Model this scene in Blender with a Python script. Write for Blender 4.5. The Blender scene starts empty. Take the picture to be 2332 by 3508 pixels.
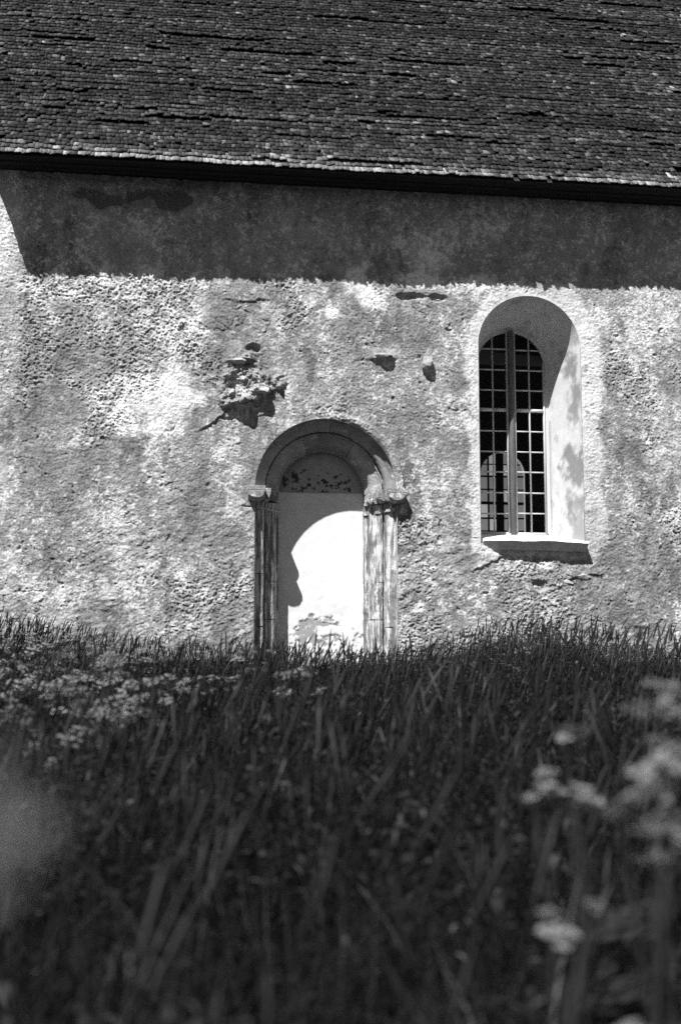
import bpy, bmesh, math, random
import numpy as np
from mathutils import Vector

random.seed(7)
RNG = np.random.default_rng(11)
SC = bpy.context.scene
COL = SC.collection

# ------------------------------------------------------------------ camera
# eye is the origin height (z = 0); the church wall stands in the plane y = 0
EYE = (0.0, -14.2, 0.0)
cam_d = bpy.data.cameras.new('camera')
cam = bpy.data.objects.new('camera', cam_d)
COL.objects.link(cam)
cam.location = EYE
cam.rotation_euler = (math.radians(96.8), 0, math.radians(-8.0))
cam_d.sensor_fit = 'VERTICAL'
cam_d.sensor_height = 88.0
cam_d.sensor_width = 58.5
cam_d.lens = 105.0
cam_d.clip_start = 0.05
cam_d.clip_end = 4000
cam_d.dof.use_dof = True
cam_d.dof.focus_distance = 14.6
cam_d.dof.aperture_fstop = 4.8
SC.camera = cam

# ------------------------------------------------------------------ light
SUN_DIR = Vector((-0.72, -1.0, 1.75)).normalized()          # towards the sun
SUN_EL = math.asin(SUN_DIR.z)
SUN_AZ = math.atan2(SUN_DIR.x, SUN_DIR.y)                    # clockwise from +Y
world = bpy.data.worlds.new('World')
SC.world = world
world.use_nodes = True
wn = world.node_tree
wn.nodes.clear()
sky = wn.nodes.new('ShaderNodeTexSky')
sky.sky_type = 'NISHITA'
sky.sun_disc = False
sky.sun_elevation = SUN_EL
sky.sun_rotation = SUN_AZ % (2 * math.pi)
sky.air_density = 0.6                                        # crisp northern summer air
sky.dust_density = 0.2
bw = wn.nodes.new('ShaderNodeRGBToBW')                       # the picture is black and white
bg = wn.nodes.new('ShaderNodeBackground')
bg.inputs['Strength'].default_value = 0.05
wo = wn.nodes.new('ShaderNodeOutputWorld')
wn.links.new(sky.outputs[0], bw.inputs[0])
wn.links.new(bw.outputs[0], bg.inputs['Color'])
wn.links.new(bg.outputs[0], wo.inputs['Surface'])

sun_d = bpy.data.lights.new('sun', 'SUN')
sun_d.energy = 5.0
sun_d.angle = math.radians(0.5)
sun = bpy.data.objects.new('sun', sun_d)
COL.objects.link(sun)
sun.rotation_euler = SUN_DIR.to_track_quat('Z', 'Y').to_euler()

SC.view_settings.view_transform = 'Standard'
SC.view_settings.look = 'None'
SC.view_settings.gamma = 1.0
SC.view_settings.use_curve_mapping = False
SC.view_settings.exposure = 0.8
SC.cycles.use_denoising = False
SC.cycles.max_bounces = 6
SC.cycles.transparent_max_bounces = 12

# ------------------------------------------------------------------ numpy noise
def _hash(ix, iy, seed):
    h = (ix.astype(np.int64) * 374761393 + iy.astype(np.int64) * 668265263 + seed * 1442695041) & 0xffffffff
    h = ((h ^ (h >> 13)) * 1274126177) & 0xffffffff
    h = h ^ (h >> 16)
    return (h & 0xffff).astype(np.float32) / 65535.0

def vnoise(x, y, seed=0):
    """value noise, about -1..1"""
    ix = np.floor(x); iy = np.floor(y)
    fx = (x - ix).astype(np.float32); fy = (y - iy).astype(np.float32)
    ux = fx * fx * (3 - 2 * fx); uy = fy * fy * (3 - 2 * fy)
    ix = ix.astype(np.int64); iy = iy.astype(np.int64)
    a = _hash(ix, iy, seed); b = _hash(ix + 1, iy, seed)
    c = _hash(ix, iy + 1, seed); d = _hash(ix + 1, iy + 1, seed)
    return 2 * ((a * (1 - ux) + b * ux) * (1 - uy) + (c * (1 - ux) + d * ux) * uy) - 1

def fbm(x, y, size, octaves=4, seed=0, gain=0.5):
    s = 0; amp = 1.0; tot = 0; f = 1.0 / size
    ca, sa = math.cos(0.6), math.sin(0.6)
    X, Y = x * f, y * f
    for o in range(octaves):
        s = s + amp * vnoise(X + 17.3 * o, Y - 9.1 * o, seed + o * 31)
        tot += amp; amp *= gain
        X, Y = (X * ca - Y * sa) * 2.03, (X * sa + Y * ca) * 2.03
    return s / tot

def sstep(a, b, v):
    t = np.clip((v - a) / (b - a), 0, 1)
    return t * t * (3 - 2 * t)

# ------------------------------------------------------------------ mesh helpers
def raw_mesh(name, verts, quads=None, tris=None, tone=None, smooth=False):
    verts = np.asarray(verts, np.float32)
    quads = np.zeros((0, 4), np.int32) if quads is None else np.asarray(quads, np.int32)
    tris = np.zeros((0, 3), np.int32) if tris is None else np.asarray(tris, np.int32)
    me = bpy.data.meshes.new(name)
    me.vertices.add(len(verts))
    me.vertices.foreach_set('co', verts.ravel())
    nl = quads.size + tris.size
    me.loops.add(nl)
    me.loops.foreach_set('vertex_index', np.concatenate([quads.ravel(), tris.ravel()]).astype(np.int32))
    me.polygons.add(len(quads) + len(tris))
    st = np.concatenate([np.arange(len(quads)) * 4, quads.size + np.arange(len(tris)) * 3]).astype(np.int32)
    me.polygons.foreach_set('loop_start', st)
    if smooth:
        me.polygons.foreach_set('use_smooth', np.ones(len(st), bool))
    if tone is not None:
        at = me.attributes.new('tone', 'FLOAT', 'POINT')
        at.data.foreach_set('value', np.asarray(tone, np.float32))
    me.update(calc_edges=True)
    me.validate()
    return me

def link(name, me, material=None, parent=None):
    o = bpy.data.objects.new(name, me)
    COL.objects.link(o)
    if material is not None and me is not None and not me.materials:
        me.materials.append(material)
    if parent is not None:
        o.parent = parent
    return o

def tag(o, label=None, cat=None, group=None, kind=None):
    if label: o['label'] = label
    if cat: o['category'] = cat
    if group: o['group'] = group
    if kind: o['kind'] = kind
    return o

BOXF = np.array([[0, 1, 3, 2], [4, 6, 7, 5], [0, 4, 5, 1], [2, 3, 7, 6], [0, 2, 6, 4], [1, 5, 7, 3]])
def box_v(x0, x1, y0, y1, z0, z1):
    return np.array([[x, y, z] for x in (x0, x1) for y in (y0, y1) for z in (z0, z1)], np.float32)

def box(name, x0, x1, y0, y1, z0, z1, m, parent=None, wob=0.0, bevel=0.0):
    v = box_v(x0, x1, y0, y1, z0, z1)
    if wob: v = v + RNG.uniform(-wob, wob, v.shape)
    me = raw_mesh(name, v, BOXF)
    if bevel:
        bm = bmesh.new(); bm.from_mesh(me)
        bmesh.ops.bevel(bm, geom=bm.edges[:], offset=bevel, segments=1, affect='EDGES')
        bm.to_mesh(me); bm.free()
    return link(name, me, m, parent)

def poly_mesh(name, verts, faces):
    me = bpy.data.meshes.new(name)
    me.from_pydata([tuple(map(float, v)) for v in verts], [], [tuple(int(i) for i in f) for f in faces])
    me.update()
    return me

def grid_faces(nu, nv, base=0):
    i = np.arange(nu - 1)[:, None]; j = np.arange(nv - 1)[None, :]
    a = base + i * nv + j
    return np.stack([a, a + nv, a + nv + 1, a + 1], -1).reshape(-1, 4)

# ------------------------------------------------------------------ materials (greys: the film is black and white)
def material(name, base=0.4, rough=0.9, tone=False, var=0.15, var_scale=8.0, stretch=None,
             bump=0.0, bump_scale=60.0, spec=0.2, patch=None, transl=0.0, per_object=0.0):
    m = bpy.data.materials.new(name)
    m.use_nodes = True
    nt = m.node_tree; N = nt.nodes; L = nt.links
    b = N['Principled BSDF']
    b.inputs['Roughness'].default_value = rough
    b.inputs['Specular IOR Level'].default_value = spec
    tc = N.new('ShaderNodeTexCoord')
    vec = tc.outputs['Object']
    if stretch:
        mp = N.new('ShaderNodeMapping'); mp.inputs['Scale'].default_value = stretch
        L.new(vec, mp.inputs['Vector']); vec = mp.outputs[0]
    nz = N.new('ShaderNodeTexNoise'); nz.inputs['Scale'].default_value = var_scale
    nz.inputs['Detail'].default_value = 6; nz.inputs['Roughness'].default_value = 0.6
    L.new(vec, nz.inputs['Vector'])
    mr = N.new('ShaderNodeMapRange')
    mr.inputs['From Min'].default_value = 0.25; mr.inputs['From Max'].default_value = 0.75
    mr.inputs['To Min'].default_value = 1 - var; mr.inputs['To Max'].default_value = 1 + var
    L.new(nz.outputs['Fac'], mr.inputs['Value'])
    val = mr.outputs[0]
    def mul(a, bval):
        mm = N.new('ShaderNodeMath'); mm.operation = 'MULTIPLY'
        L.new(a, mm.inputs[0])
        if isinstance(bval, (int, float)): mm.inputs[1].default_value = bval
        else: L.new(bval, mm.inputs[1])
        return mm.outputs[0]
    if tone:
        at = N.new('ShaderNodeAttribute'); at.attribute_name = 'tone'
        val = mul(val, at.outputs['Fac'])
    else:
        val = mul(val, base)
    if per_object:
        oi = N.new('ShaderNodeObjectInfo')
        r2 = N.new('ShaderNodeMapRange')
        r2.inputs['To Min'].default_value = 1 - per_object; r2.inputs['To Max'].default_value = 1 + per_object
        L.new(oi.outputs['Random'], r2.inputs['Value'])
        val = mul(val, r2.outputs[0])
    if patch:      # (scale, threshold low, high, value, stretch)  flaking limewash on stone
        mp2 = N.new('ShaderNodeMapping'); mp2.inputs['Scale'].default_value = patch[4]
        L.new(tc.outputs['Object'], mp2.inputs['Vector'])
        n2 = N.new('ShaderNodeTexNoise'); n2.inputs['Scale'].default_value = patch[0]
        n2.inputs['Detail'].default_value = 8; n2.inputs['Roughness'].default_value = 0.65
        L.new(mp2.outputs[0], n2.inputs['Vector'])
        r3 = N.new('ShaderNodeMapRange'); r3.interpolation_type = 'SMOOTHSTEP'
        r3.inputs['From Min'].default_value = patch[1]; r3.inputs['From Max'].default_value = patch[2]
        L.new(n2.outputs['Fac'], r3.inputs['Value'])
        mx = N.new('ShaderNodeMix'); mx.data_type = 'FLOAT'
        L.new(r3.outputs[0], mx.inputs[0]); L.new(val, mx.inputs[2]); mx.inputs[3].default_value = patch[3]
        val = mx.outputs[0]
    cc = N.new('ShaderNodeCombineColor')
    for k in range(3): L.new(val, cc.inputs[k])
    L.new(cc.outputs[0], b.inputs['Base Color'])
    if bump:
        n3 = N.new('ShaderNodeTexNoise'); n3.inputs['Scale'].default_value = bump_scale
        n3.inputs['Detail'].default_value = 5; n3.inputs['Roughness'].default_value = 0.65
        L.new(vec, n3.inputs['Vector'])
        bp = N.new('ShaderNodeBump'); bp.inputs['Strength'].default_value = bump; bp.inputs['Distance'].default_value = 0.01
        L.new(n3.outputs['Fac'], bp.inputs['Height']); L.new(bp.outputs[0], b.inputs['Normal'])
    if transl:
        tr = N.new('ShaderNodeBsdfTranslucent'); L.new(cc.outputs[0], tr.inputs['Color'])
        ms = N.new('ShaderNodeMixShader'); ms.inputs[0].default_value = transl
        L.new(b.outputs[0], ms.inputs[1]); L.new(tr.outputs[0], ms.inputs[2])
        L.new(ms.outputs[0], N['Material Output'].inputs['Surface'])
    return m

def glass_material(name, through, gloss, diffuse=0.0, dval=0.5):
    m = bpy.data.materials.new(name); m.use_nodes = True
    nt = m.node_tree; N = nt.nodes; L = nt.links; N.clear()
    out = N.new('ShaderNodeOutputMaterial')
    t = N.new('ShaderNodeBsdfTransparent'); t.inputs[0].default_value = (through,) * 3 + (1,)
    g = N.new('ShaderNodeBsdfGlossy'); g.inputs['Roughness'].default_value = 0.04
    g.inputs['Color'].default_value = (0.9, 0.9, 0.9, 1)
    fr = N.new('ShaderNodeFresnel'); fr.inputs['IOR'].default_value = 1.45
    mu = N.new('ShaderNodeMath'); mu.operation = 'MULTIPLY'; mu.inputs[1].default_value = gloss
    L.new(fr.outputs[0], mu.inputs[0])
    base = t.outputs[0]
    if diffuse:
        d = N.new('ShaderNodeBsdfTranslucent'); d.inputs[0].default_value = (dval,) * 3 + (1,)
        m0 = N.new('ShaderNodeMixShader'); m0.inputs[0].default_value = diffuse
        L.new(base, m0.inputs[1]); L.new(d.outputs[0], m0.inputs[2]); base = m0.outputs[0]
    ms = N.new('ShaderNodeMixShader')
    L.new(mu.outputs[0], ms.inputs[0]); L.new(base, ms.inputs[1]); L.new(g.outputs[0], ms.inputs[2])
    L.new(ms.outputs[0], out.inputs['Surface'])
    return m

M = dict(
    plaster=material('roughcast_plaster', tone=True, var=0.30, var_scale=38, bump=1.0, bump_scale=75),
    lime=material('limewash', tone=True, var=0.07, var_scale=10, bump=0.25, bump_scale=70),
    stone=material('carved_limestone', 0.17, var=0.35, var_scale=9, bump=0.6, bump_scale=55, per_object=0.2,
                   patch=(9, 0.46, 0.58, 0.56, (2.2, 2.2, 0.30))),
    arch=material('arch_limestone', 0.27, var=0.28, var_scale=6, bump=0.4, bump_scale=45, per_object=0.30,
                  patch=(7, 0.56, 0.66, 0.50, (1, 1, 1))),
    impost=material('impost_limestone', 0.25, var=0.3, var_scale=20, bump=0.7, bump_scale=60,
                    patch=(18, 0.54, 0.62, 0.7, (1, 1, 1))),
    rubble=material('rubble_stone', 0.36, var=0.3, var_scale=14, bump=0.8, bump_scale=40, per_object=0.25),
    sill=material('sill_stone', 0.60, var=0.2, var_scale=14, bump=0.5, bump_scale=50),
    shingle=material('tarred_shingle', tone=True, var=0.65, var_scale=22, stretch=(3.0, 0.8, 0.8), bump=0.6, bump_scale=70, rough=0.8),
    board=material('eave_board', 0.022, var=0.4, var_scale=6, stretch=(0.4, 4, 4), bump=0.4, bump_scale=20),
    deck=material('roof_deck', 0.03, var=0.3),
    inner=material('interior_plaster', 0.22, var=0.2, var_scale=3),
    bar=material('painted_bar', 0.50, var=0.12, var_scale=30, rough=0.6),
    post=material('weathered_mullion', 0.13, var=0.5, var_scale=10, stretch=(6, 6, 0.5), bump=0.4, bump_scale=40),
    lead=material('lead_bar', 0.04, var=0.2),
    glass=glass_material('window_glass', 0.92, 0.22),
    clear=glass_material('clear_quarry', 0.98, 0.1),
    obscured=glass_material('obscured_quarry', 0.50, 0.1),
    soil=material('meadow_soil', 0.018, var=0.4, var_scale=3, bump=0.6, bump_scale=8),
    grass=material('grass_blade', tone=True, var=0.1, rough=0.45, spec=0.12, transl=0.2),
    stem=material('plant_stem', 0.035, var=0.2, rough=0.6, transl=0.1),
    leaf=material('plant_leaf', 0.03, var=0.25, rough=0.6, transl=0.25),
    floret=material('white_floret', 0.27, var=0.1, var_scale=40, transl=0.3),
)

# ================================================================== the setting
def ground_z(x, y):
    t = np.clip((np.asarray(y, float) - EYE[1]) / 14.2, -0.3, 1.0)
    z = -1.13 + 0.97 * t
    return z + 0.05 * np.sin(np.asarray(x) * 0.9 + 1.0) * np.sin(np.asarray(y) * 0.5) * sstep(0.02, 0.2, t)

gx = np.concatenate([np.linspace(-900, -40, 18), np.linspace(-30, 30, 61), np.linspace(40, 900, 18)])
gy = np.concatenate([np.linspace(-900, -40, 18), np.linspace(-30, 20, 51), np.linspace(40, 900, 18)])
GX, GY = np.meshgrid(gx, gy, indexing='ij')
gv = np.stack([GX, GY, ground_z(GX, GY)], -1).reshape(-1, 3)
tag(link('ground', raw_mesh('ground', gv, grid_faces(len(gx), len(gy)), smooth=True), M['soil']), kind='structure')

# ================================================================== the church
church = bpy.data.objects.new('church', None)
COL.objects.link(church)
church.location = (2.4, 0, 0)
tag(church, 'old church with roughcast plaster wall, shingled roof, blocked portal and arched window', 'church')
CINV = Vector((-2.4, 0, 0))
_link = link
def part(name, me, m, parent):
    """a part or sub-part of the church: built in world metres"""
    o = _link(name, me, m, parent)
    if parent is church: o.location = CINV
    return o
def pbox(name, x0, x1, y0, y1, z0, z1, m, parent, wob=0.0, bevel=0.0):
    o = box(name, x0, x1, y0, y1, z0, z1, m, parent, wob, bevel)
    if parent is church: o.location = CINV
    return o

XL, XR = -2.13, 9.5           # ends of the building
PC, PZ, PR = 1.83, 1.98, 0.843          # portal: axis, springing height, outer radius
WC, WZ, WR = 4.335, 3.79, 0.645         # window opening: axis, springing, radius
WB = 1.36                                # bottom of the window opening

def arch_sd(x, z, c, zs, r, zb):
    """signed distance (about) to an arched opening, negative inside, and its outward direction"""
    dx = x - c
    up = z > zs
    rr = np.sqrt(dx * dx + (z - zs) ** 2) + 1e-9
    sd_arc = rr - r
    sd_side = np.abs(dx) - r
    sd_bot = zb - z
    sd = np.where(up, sd_arc, np.maximum(sd_side, sd_bot))
    gx_ = np.where(up, dx / rr, np.where(sd_side >= sd_bot, np.sign(dx), 0.0))
    gz_ = np.where(up, (z - zs) / rr, np.where(sd_side >= sd_bot, 0.0, -1.0))
    return sd, gx_, gz_

# ---------------------------------------------------------------- the plastered wall, real relief
CELL = 0.0079
wx = np.arange(XL, 7.0, CELL); wz = np.arange(-0.30, 5.74, CELL)
X, Z = np.meshgrid(wx, wz, indexing='ij')
X = X.astype(np.float32); Z = Z.astype(np.float32)

warpx = fbm(X, Z, 0.30, 3, 401) ; warpz = fbm(X, Z, 0.30, 3, 402)
def blob(cx, cz, rx, rz, soft=0.35, warp=0.25):
    r = np.sqrt(((X - cx + warp * rx * warpx * 2) / rx) ** 2 + ((Z - cz + warp * rz * warpz * 2) / rz) ** 2)
    return 1 - sstep(1 - soft, 1 + soft, r)

n_big = fbm(X, Z, 0.9, 4, 5)
n_mid = fbm(X, Z, 0.28, 4, 9, 0.6)
n_str = fbm(X * 2.2, Z * 0.7, 0.3, 4, 77, 0.55)          # vertical streaking
coarse = sstep(-0.05, 0.45, fbm(X, Z, 0.7, 3, 21) + 0.45 * sstep(0.6, -0.6, X) * sstep(2.2, 2.8, Z) - 0.1)
trowel = sstep(0.12, 0.3, fbm(X * 0.8, Z * 1.3, 0.55, 4, 55) + 0.25 * sstep(1.9, 1.0, Z) * sstep(3.2, 2.0, X) - 0.05)
trowel = np.maximum(trowel, blob(-1.27, 2.87, 0.30, 0.26, 0.08, 0.2))
trowel = np.maximum(trowel, blob(-1.2, 3.42, 0.18, 0.13, 0.1, 0.3))
trowel = np.maximum(trowel, blob(-1.45, 2.35, 0.42, 0.13, 0.12, 0.4))
trowel = np.maximum(trowel, blob(-0.5, 2.22, 0.40, 0.12, 0.2, 0.5))
trowel = np.maximum(trowel, blob(1.05, 2.35, 0.34, 0.42, 0.3, 0.4))
trowel = np.maximum(trowel, blob(0.72, 4.0, 0.34, 0.30, 0.4, 0.4))
trowel = np.maximum(trowel, blob(0.3, 1.5, 0.32, 0.5, 0.4, 0.4) * 0.8)

# limewashed band round the window, quoin strip at the corner
sdw, gwx, gwz = arch_sd(X, Z, WC, WZ, WR, WB)
bandw = 0.135 + 0.13 * fbm(X, Z, 0.35, 4, 91, .6) + 0.13 * sstep(4.4, 5.0, X) * sstep(1.0, 1.6, Z)
surround = (1 - sstep(bandw - 0.04, bandw + 0.04, sdw)) * sstep(1.02, 1.12, Z + 0.08 * n_mid)
surround = surround * (1 - .6 * sstep(.16, .36, fbm(X, Z, .22, 5, 93, .65) - .1 * sstep(4.8, 5.0, X)))
quoin = 1 - sstep(-1.80, -1.71, X + 0.07 * n_mid - 0.06 * sstep(2.2, 2.0, Z))
smooth = np.clip(np.maximum.reduce([trowel * 0.62, surround * 0.9, quoin * 0.75]), 0, 1)

# roughcast: thrown lumps with pits between, about 3 to 4 cm
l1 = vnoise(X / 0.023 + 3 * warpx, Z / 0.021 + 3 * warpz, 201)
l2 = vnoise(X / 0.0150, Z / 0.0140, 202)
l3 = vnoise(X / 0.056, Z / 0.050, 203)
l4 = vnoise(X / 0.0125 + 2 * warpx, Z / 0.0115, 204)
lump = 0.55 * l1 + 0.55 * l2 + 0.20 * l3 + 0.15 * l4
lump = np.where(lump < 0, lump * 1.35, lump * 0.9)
H = 0.018 * n_big + 0.010 * n_mid
H = H + (1 - smooth) * (0.0062 + 0.0088 * coarse) * lump
H = H + smooth * (0.006 * fbm(X * 0.6, Z * 1.5, 0.09, 4, 301) + 0.0030 * l1 + 0.0030 * l2)
# drag marks of the trowel low on the wall
drag = fbm(X * 0.8 + Z * 0.5, Z * 2.2 - X * 0.9, 0.16, 4, 333, 0.6)
H = H + 0.016 * drag * sstep(2.5, 1.2, Z) * (1 - surround) * (0.4 + 0.6 * trowel)
H = H + 0.004 * surround + 0.006 * quoin
pits = sstep(0.52, 0.7, fbm(X, Z, 0.11, 3, 505))
H = H - 0.016 * pits * (1 - smooth)

def ledge(xa, za, xb, zb, h, up, fade=0.12, rag=0.03):
    """a bulge whose lower edge breaks off sharply along a-b"""
    global H
    t = (X - xa) / (xb - xa)
    ze = za + (zb - za) * t + rag * n_mid * 1.5 + rag * 0.6 * l3
    dz = Z - ze
    w = sstep(xa - fade * 0.4, xa + fade, X) * (1 - sstep(xb - fade, xb + fade * 0.4, X))
    prof = sstep(-0.012, 0.012, dz) * np.clip(1 - dz / up, 0, 1) ** 1.3
    H = H + h * w * prof * (0.85 + 0.3 * n_mid)
    return w * prof

H = H + 0.075 * blob(0.86, 3.24, 0.30, 0.30, 0.30, 0.5) * (1 + .5 * n_mid) + 0.035 * blob(0.80, 3.60, 0.26, 0.16, 0.4, 0.5)
H = H - 0.05 * blob(0.93, 3.40, 0.08, 0.06, 0.3, 0.6) - 0.05 * blob(0.70, 3.22, 0.07, 0.09, 0.3, 0.6) + 0.055 * fbm(X, Z, .10, 5, 981, .65) * blob(0.86, 3.22, 0.36, 0.45, 0.3, 0.5)
ledge(0.62, 2.90, 1.12, 3.12, 0.075, 0.50, 0.10, 0.05)
H = H + 0.018 * blob(2.50, 3.62, 0.19, 0.075, 0.4, 0.3)
ledge(0.30, 2.64, 0.74, 2.93, 0.032, 0.16, 0.16, 0.035)
ledge(0.60, 3.47, 0.98, 3.49, 0.075, 0.26, 0.10, 0.03)
ledge(1.08, 3.26, 1.36, 3.34, 0.03, 0.12, 0.08, 0.02)
ledge(2.33, 3.56, 2.67, 3.585, 0.042, 0.13, 0.06, 0.018)
ledge(0.56, 4.23, 1.15, 4.25, 0.022, 0.18, 0.15, 0.03)
ledge(0.95, 2.80, 1.20, 2.93, 0.02, 0.08, 0.06, 0.01)
ledge(4.6, 0.92, 5.25, 1.02, 0.03, 0.14, 0.15, 0.04)
ledge(3.55, 1.02, 4.0, 1.18, 0.025, 0.2, 0.12, 0.04)
for (cx, cz, rx, rz, dp) in ((0.97, 3.675, 0.085, 0.05, 0.075), (2.83, 4.36, 0.17, 0.05, 0.055), (3.19, 4.35, 0.12, 0.045, 0.05),
                             (4.38, 0.84, 0.10, 0.08, 0.05), (0.72, 3.18, 0.07, 0.05, 0.04), (0.64, 2.80, 0.05, 0.04, 0.03),
                             (3.365, 4.01, 0.035, 0.04, 0.012), (0.12, 3.86, 0.05, 0.035, 0.02), (0.8, 3.30, 0.09, 0.04, 0.03)):
    H = H - dp * blob(cx, cz, rx, rz, 0.35, 0.6)
# two scored lines: beside the portal impost and the old crack left of the portal
H = H - 0.016 * (1 - sstep(0.004, 0.014, np.abs(Z - 1.752 - 0.03 * n_mid))) * sstep(0.80, 0.88, X) * (X < 1.0)
H = H - 0.010 * (1 - sstep(0.004, 0.020, np.abs(X - 0.33 - 0.05 * n_mid - 0.05 * n_big))) * sstep(0.5, 0.9, Z) * sstep(2.3, 1.9, Z) * sstep(-.3, .3, fbm(X, Z, .15, 2, 92))
# plaster hood left standing round the arch of the portal
rp = np.sqrt((X - PC) ** 2 + (Z - PZ) ** 2)
hood = sstep(0.80, 0.84, rp) * (1 - sstep(0.925, 0.945, rp + 0.012 * n_mid)) * (Z > PZ - 0.02)
H = H + 0.045 * hood * sstep(-0.2, 0.5, (X - PC) / PR)
# flatten towards the openings so that their edges stay fairly true
sdp, gpx, gpz = arch_sd(X, Z, PC, PZ, PR - 0.006, -9.0)
near = np.maximum(1 - sstep(0.0, 0.05, sdw), 0.8 * (1 - sstep(0.0, 0.03, sdp)))
H = H * (1 - 0.75 * near)

# colour of the plaster (wear, limewash left, damp) and shade lift under the eave
T = 0.265 + 0.08 * sstep(4.25, 4.7, Z) + 0.03 * n_big + 0.07 * n_mid + 0.07 * n_str + 0.10 * fbm(X, Z, 0.06, 4, 66, .7)  # upper band painted paler to lighten the eave's shadow
leftlime = n_mid * .45 + 1.15 * fbm(X, Z, .06, 4, 67, .75) + .12 * n_big + .30 * n_str + .45 * lump
T = T - 0.02 * trowel + 0.10 * sstep(.30, .42, fbm(X, Z, .33, 5, 961, .6)) - 0.09 * sstep(.28, .38, fbm(X * 1.3, Z * .8, .40, 5, 962, .6))
for (cx, cz, rx, rz, dv) in (
        (-1.1, 4.35, .75, .2, .12), (0.0, 4.2, .55, .4, .12), (-.30, 2.95, .42, .32, .26), (.05, 3.5, .25, .5, .10),
        (-1.45, .82, .32, .3, .22), (-.75, .75, .3, .2, .12), (-.2, 1.15, .4, .3, .10), (5.92, 4.25, .6, .35, .14), (.74, 2.3, .16, .26, .12),
        (-.45, 1.75, .2, .3, .08), (.72, 1.78, .12, .2, .2), (2.27, 4.44, .17, .20, .28), (1.85, 4.12, .15, .07, .36), (3.0, 4.58, .3, .1, .3),
        (3.9, 4.53, .6, .12, .22), (3.0, 3.0, .5, .5, .07), (3.15, 2.0, .35, .7, .10), (6.2, 2.4, .5, .8, .06), (5.9, 3.3, .4, .5, .06),
        (2.95, .58, .12, .05, .3), (4.5, 1.08, .1, .04, .3),
        (-1.5, 3.5, .36, .75, -.14), (.82, 4.02, .36, .32, -.12), (-.95, 2.1, .8, .34, -.08), (2.88, 4.1, .3, .3, -.12),
        (.8, 3.55, .4, .2, -.10), (.4, 2.75, .3, .3, -.08), (.44, 1.65, .4, .5, -.08), (5.65, .86, .5, .6, -.12), (5.45, 2.7, .2, .8, -.10), (5.55, 3.8, .2, .5, -.08),
        (4.8, .6, .5, .3, -.06), (1.1, 2.3, .3, .4, -.05), (2.75, 2.55, .25, .45, -.12), (2.9, 1.55, .2, .3, -.05), (-1.27, 2.87, .3, .26, -.03),
        (-.88, 5.42, .30, .10, -.20), (-.27, 5.40, .36, .13, -.24), (3.15, 4.94, .36, .28, .13), (.2, 4.7, .7, .15, -.05),
        (-.6, 3.3, .4, .5, -.03), (6.3, 1.3, .5, .5, -.05)):
    b_ = blob(cx, cz, rx, rz, 0.45, 0.55)
    leftlime = leftlime + 2.3 * dv * b_
    T = T + (0.35 if dv < .25 else 1.0) * dv * b_
T = T + 0.26 * sstep(.14, .46, leftlime) * (1 - .35 * trowel)
crk = np.abs(fbm(X, Z, .55, 4, 951, .55))
crack = (1 - sstep(.004, .013, crk)) * sstep(.05, .3, fbm(X, Z, .8, 2, 952))
H = H - .010 * crack * (1 - near)
T = T - .10 * crack
T = T + .13 * blob(3.15, 4.93, .36, .26, .05, .6) - .15 * blob(-.27, 5.46, .42, .13, .08, .6) - .13 * blob(-.95, 5.44, .28, .10, .08, .6) + .07 * blob(1.5, 5.1, .5, .2, .08, .6)
T = T + quoin * (0.10 + 0.14 * n_mid)
T = T * (1 - surround) + surround * (0.60 + 0.16 * n_mid + 0.06 * fbm(X, Z, .06, 3, 68) + 0.05 * n_str - 0.14 * sstep(2.6, 1.2, Z) * sstep(4.6, 5.0, X))
dirt = sstep(0.15, 0.5, fbm(X, Z, 0.07, 3, 808))
T = T - 0.10 * dirt * surround
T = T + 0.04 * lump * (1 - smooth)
T = np.clip(T, 0.14, 0.78)

keep_v = (sdw >= 0) & (sdp >= 0)
f = grid_faces(len(wx), len(wz))
kf = keep_v.ravel()[f].any(1)
f = f[kf]
# pull the vertices of the cells cut by an opening on to its edge
eps = 0.0
for sd, g1, g2 in ((sdw, gwx, gwz), (sdp, gpx, gpz)):
    ins = (sd < 0) & (sd > -0.03)
    X = np.where(ins, X - sd * g1, X); Z = np.where(ins, Z - sd * g2, Z)
wv = np.stack([X, -H, Z], -1).reshape(-1, 3)
used = np.zeros(len(wv), bool); used[f.ravel()] = True
remap = np.cumsum(used) - 1
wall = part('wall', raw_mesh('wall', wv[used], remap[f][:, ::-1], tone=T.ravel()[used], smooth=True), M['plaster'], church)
wall['label'] = 'sunlit roughcast plaster wall with flaking limewash and bulging broken spots'
H_grid, used = H, None

def wall_y(x, z):
    i = int(np.clip((x - wx[0]) / CELL, 0, len(wx) - 1)); j = int(np.clip((z - wz[0]) / CELL, 0, len(wz) - 1))
    return -float(H_grid[i, j])

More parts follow.
